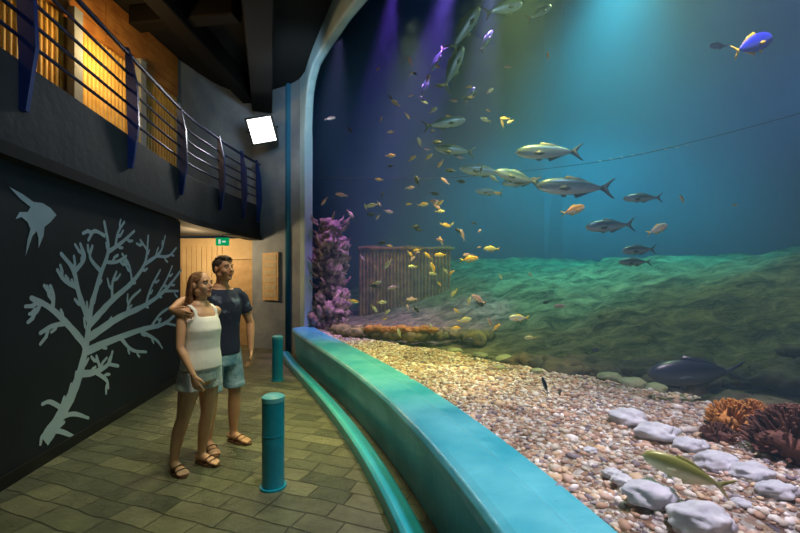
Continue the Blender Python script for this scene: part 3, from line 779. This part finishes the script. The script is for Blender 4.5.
# ---- man
org=Vector((-1.69,3.80,0)); Fm=Vector((.82,-.57,0)).normalized(); Lm=Vector((-Fm.y,Fm.x,0))
def Wm(l,f,z): return org+Lm*l+Fm*f+Z*z
man=empty('man',org)
b=B(); so=B(); st=B()
torso(b,Wm,[(.86,.15,.10,0),(.95,.16,.115,0),(1.05,.145,.10,0),(1.15,.148,.10,.005),(1.28,.168,.115,.01),(1.38,.172,.112,.005),(1.45,.15,.09,-.005),(1.50,.085,.07,-.01)])
b.tube([Wm(0,-.015,1.46),Wm(0,.0,1.54),Wm(0,.015,1.62)],[.062,.056,.056])
for sg in (-1,1):
    l=sg*.13
    b.tube([Wm(sg*.085,0,.92),Wm(sg*.10,.005,.72),Wm(sg*.115,.015,.56),Wm(sg*.12,.02,.49),Wm(sg*.123,.005,.37),Wm(sg*.127,-.01,.22),Wm(l,-.015,.12),Wm(l,-.01,.07)],[.095,.083,.064,.057,.059,.047,.037,.036],n=18,ref=Lm)
    b.tube([Wm(sg*.08,-.005,1.45),Wm(sg*.175,-.005,1.44)],[.055,.058])
    foot(b,so,st,l,Wm,.0,sg*.22,1.08)
sL=Wm(.185,-.005,1.44); eL=Vector((-1.50,4.01,1.15)); wL=Vector((-1.465,3.93,.90))
arm(b,sL,eL,wL,.050,(.05,-.15,-1),(-.8,-.5,0),Fm,.3)
sR=Wm(-.185,-.01,1.44); eR=Vector((-1.86,3.42,1.40)); wR=Vector((-1.785,3.125,1.35))
arm(b,sR,eR,wR,.046,(.85,-.04,-.38),(.1,1,.05),(0,0,1),.22)
hc=Wm(0,.02,1.69)
H,E=head(b,org,man,hc,(.86,-.45,.10),1.02,M['hair_m'])
b.obj('body',M['skin_m'],org,man,remesh=.0055,smooth_it=3)
hb=B()
E(hb,0,-.016,.034,.080,.096,.078,24,16); E(hb,.0,.052,.090,.050,.035,.018); E(hb,0,-.055,.0,.064,.055,.06)
for i in range(60):
    a=random.uniform(0,6.28); r=random.uniform(0,1)**.5; x=.07*r*math.cos(a); y=-.015+.086*r*math.sin(a); z=.035+.076*math.sqrt(max(0,1-r*r))
    hb.tube([H(x,y,z-.01),H(x*1.08,y+.012,z+.010),H(x*1.1,y+.03,z+.010)],[.010,.008,.004],n=6)
hb.obj('hair',M['hair_m'],org,man,remesh=.005,smooth_it=1)
so.obj('sandal_soles',M['leather'],org,man,smooth=False); st.obj('sandal_straps',M['leather'],org,man)
c=B()
torso(c,Wm,[(.88,.176,.130,0),(.95,.174,.130,0),(1.05,.168,.122,0),(1.15,.166,.118,.005),(1.28,.182,.128,.01),(1.38,.186,.125,.005),(1.45,.165,.102,-.005),(1.49,.10,.082,-.008)],caps='flat')
for sg,s0,e0 in ((1,sL,eL),(-1,sR,eR)):
    c.tube([Wm(sg*.08,-.005,1.44),Wm(sg*.16,-.005,1.437),s0.lerp(e0,.12),s0.lerp(e0,.62)],[.062,.070,.070,.068],caps='flat',n=18)
c.obj('tshirt',M['navy'],org,man,remesh=.009,smooth_it=4)
c=B()
torso(c,Wm,[(.78,.165,.125,0),(.86,.172,.125,0),(.99,.165,.118,0)],caps='flat')
for sg in (-1,1):
    c.tube([Wm(sg*.08,0,.92),Wm(sg*.098,.005,.76),Wm(sg*.115,.012,.60),Wm(sg*.118,.014,.55)],[.098,.100,.095,.094],caps='flat',n=20,ref=Lm)
    c.tube([Wm(sg*.118,.014,.595),Wm(sg*.119,.015,.55)],[.100,.100],caps='flat',n=20,ref=Lm)
c.obj('denim_shorts',M['denim'],org,man,remesh=.008,smooth_it=3)

# ---- woman (leaning slightly forward)
org2=Vector((-1.765,3.36,0)); Fw=Vector((.88,-.47,0)).normalized(); Lw=Vector((-Fw.y,Fw.x,0))
def Ww(l,f,z): return org2+Lw*l+Fw*(f+.125*sset(0,.95,z))+Z*z
wom=empty('woman',org2)
b=B(); so=B(); st=B()
torso(b,Ww,[(.80,.150,.105,.02),(.88,.155,.112,.02),(.98,.120,.090,.03),(1.06,.112,.082,.03),(1.16,.124,.090,.03),(1.24,.132,.098,.03),(1.31,.132,.086,.02),(1.36,.09,.068,.01)])
for sg in (-1,1): b.ell(Ww(sg*.058,.085,1.205),(.052,.052,.052))
b.tube([Ww(0,.005,1.33),Ww(0,.015,1.41),Ww(0,.035,1.48)],[.05,.044,.045])
for sg,fo in ((-1,-.04),(1,.02)):
    l=sg*.105
    b.tube([Ww(sg*.078,.02,.84),Ww(sg*.085,.02+fo*.3,.66),Ww(sg*.092,.025+fo*.6,.51),Ww(sg*.095,.025+fo*.7,.455),Ww(sg*.098,.005+fo,.34),Ww(sg*.102,-.01+fo,.20),Ww(l,-.015+fo,.11),Ww(l,-.01+fo,.065)],[.090,.077,.058,.052,.053,.041,.033,.032],n=18,ref=Lw)
    b.tube([Ww(sg*.07,.005,1.325),Ww(sg*.145,.005,1.315)],[.042,.046])
    foot(b,so,st,l,Ww,fo,sg*.15,.95)
sR2=Ww(-.155,.005,1.315); eR2=Vector((-1.71,3.11,1.05)); wR2=Vector((-1.595,3.085,.85))
arm(b,sR2,eR2,wR2,.040,(.30,.0,-1),(.2,1,0),(1,0,.2),.3,.92)
sL2=Ww(.155,.005,1.315); eL2=Vector((-1.82,3.66,1.14)); wL2=Vector((-1.885,3.87,1.06))
arm(b,sL2,eL2,wL2,.040,(.3,1,-.1),(1,-.3,0),(0,0,1),.25,.92)
hc2=Ww(0,.02,1.545)
H,E=head(b,org2,wom,hc2,(.93,-.32,.12),.94,M['hair_w'])
b.obj('body',M['skin_w'],org2,wom,remesh=.0055,smooth_it=3)
hb=B()
E(hb,0,-.018,.032,.082,.098,.082,24,16); E(hb,0,-.06,-.02,.066,.058,.075)
for i in range(54):
    a=math.pi*(.98+1.04*i/53)
    x=math.cos(a)*.076; y=-.02+math.sin(a)*.082
    j=lambda s: random.uniform(-s,s)
    hb.tube([H(x*.8,y*.8,.07),H(x,y-.004,.01+j(.01)),H(x*1.0+j(.006),y-.020,-.06),H(x*.98+j(.014),y-.042+j(.012),-.14),H(x*.92+j(.018),y-.055+j(.014),-.21),H(x*.85+j(.02),y-.055+j(.014),-.27-.05*random.random()+.05*math.sin(a))],[.014,.014,.016,.016,.013,.006],n=7)
hb.obj('hair',M['hair_w'],org2,wom,remesh=.006,smooth_it=1)
so.obj('sandal_soles',M['leather'],org2,wom,smooth=False); st.obj('sandal_straps',M['leather'],org2,wom)
c=B()
torso(c,Ww,[(.86,.170,.135,.025),(.93,.164,.128,.028),(1.02,.150,.114,.03),(1.10,.144,.116,.038),(1.18,.146,.126,.045),(1.25,.143,.112,.032),(1.285,.128,.096,.025)],caps='flat')
for sg in (-1,1):
    c.ell(Ww(sg*.05,.088,1.205),(.060,.058,.062))
    c.tube([Ww(sg*.085,.10,1.25),Ww(sg*.095,.07,1.345),Ww(sg*.095,.01,1.378),Ww(sg*.09,-.05,1.345),Ww(sg*.085,-.07,1.25)],[(.022,.009)]*5,ref=Lw,n=10)
c.obj('tank_top',M['white'],org2,wom,remesh=.009,smooth_it=6)
c=B()
torso(c,Ww,[(.76,.150,.118,.02),(.82,.164,.122,.02),(.94,.150,.112,.022)],caps='flat')
for sg in (-1,1): c.tube([Ww(sg*.078,.02,.84),Ww(sg*.088,.02,.755),Ww(sg*.092,.022,.70)],[.098,.098,.100],caps='flat',n=20,ref=Lw)
c.obj('denim_shorts',M['denim_w'],org2,wom,remesh=.008,smooth_it=2)

# ------------------------------------------------------------------ lights
def lamp(kind,name,loc,aim,power,col,size=.3,spot=60,blend=.6):
    d=bpy.data.lights.new(name,kind); d.energy=power; d.color=col
    if kind=='AREA': d.size=size
    elif kind=='SPOT': d.spot_size=math.radians(spot); d.spot_blend=blend; d.shadow_soft_size=size
    else: d.shadow_soft_size=size
    o=bpy.data.objects.new(name,d); S.collection.objects.link(o); o.location=loc
    o.rotation_euler=(Vector(aim)-Vector(loc)).to_track_quat('-Z','Y').to_euler(); return o
lamp('SPOT','tank_lamp_cyan',(4.4,7.6,8.2),(4.9,10.5,3.5),4600,(.02,.74,.86),.4,95,1)
lamp('SPOT','tank_lamp_cyan',(3.6,6.4,7.2),(3.2,7.4,3.0),900,(.12,.85,.95),.15,34,.7)
lamp('SPOT','tank_lamp_cyan',(5.4,6.6,7.8),(5.7,7.4,3.0),700,(.08,.75,.95),.15,28,.7)
lamp('SPOT','tank_lamp_blue',(8,7,9.0),(9,9.5,4),800,(.01,.28,.75),.5,110,1)
lamp('SPOT','tank_lamp_blue',(1,8,9),(1.0,12.5,3),220,(.03,.14,.7),.5,110,1)
lamp('SPOT','tank_lamp_violet',(.85,6.4,6.6),(.0,7.2,3.0),1700,(.58,.18,1),.10,32,.7)
lamp('SPOT','tank_lamp_violet',(1.5,6.2,6.6),(1.2,7.2,3.0),1500,(.62,.30,1),.10,26,.7)
lamp('SPOT','tank_lamp_violet',(-.1,7.8,7.4),(-.7,8.6,3.0),1100,(.50,.12,1),.10,30,.7)
lamp('SPOT','tank_lamp_violet',(-1.2,7.9,6.4),(-1.6,8.4,1.8),330,(.85,.45,.9),.12,32,.9)
lamp('SPOT','tank_lamp_yellow',(1.5,3.9,5.6),(.35,4.8,.6),1800,(1,.80,.18),.25,44,1)
lamp('SPOT','slat_reflection_lamp',(.3,6.8,6),(-.4,7.2,.6),600,(1,.75,.35),.25,50,1)
lamp('SPOT','slat_reflection_lamp',(.6,7.6,4.5),(.2,9.6,1.8),130,(1,.70,.28),.2,70,1)  # added lamp, brightens the posts that imitate the slat reflection
lamp('SPOT','tank_lamp_pink',(2.0,1.9,5.6),(1.5,2.1,.6),1500,(1,.78,.98),.2,60,1)
lamp('SPOT','tank_lamp_green',(4.5,7.0,8),(3.0,5.8,1),1200,(.72,.95,.42),.3,85,1)
lamp('SPOT','tank_lamp_fish',(3,1.8,7),(1.3,5.0,2.8),480,(.70,.88,1),.3,50,1)
# gallery
lamp('SPOT','tank_spill_fill',(-.5,2.4,5.3),(-1.6,3.6,.9),330,(1,.82,.56),.15,46,.9)
lamp('SPOT','tank_spill_fill',(-1.2,4.9,5.3),(-1.30,4.5,0),520,(1,1,.42),.2,56,1)  # added overhead fill imitating the tank's yellow-green glow on the floor
lamp('SPOT','tank_spill_fill',(.2,1.6,5.3),(-.45,2.5,0),300,(.85,1,.62),.2,60,1)  # second added fill, tank glow on the near floor
lamp('SPOT','gallery_lamp_wash',(-.6,2.8,5.0),(-3.2,4.4,1.4),110,(.7,.85,1),.3,75,1)
lamp('POINT','passage_lamp',(-4.4,8.6,2.2),(0,0,0),75,(1,.70,.36),.12)
lamp('POINT','balcony_lamp',(-3.95,5.6,4.7),(0,0,0),38,(1,.62,.22),.12)
lamp('POINT','balcony_lamp',(-4.0,2.4,4.6),(0,0,0),16,(1,.6,.3),.12)
lamp('SPOT','floodlight_beam',(-2.86,8.2,4.72),(-1.2,1.5,1.0),130,(1,.97,.9),.2,120,1)
lamp('SPOT','frame_uplight',(-1.9,6.2,4.6),(-1.9,8.6,5.2),120,(.65,.88,1),.3,110,1)
w=bpy.data.worlds.new('world'); S.world=w; w.use_nodes=True
bg=w.node_tree.nodes['Background']; bg.inputs[0].default_value=(.02,.035,.05,1); bg.inputs[1].default_value=.5
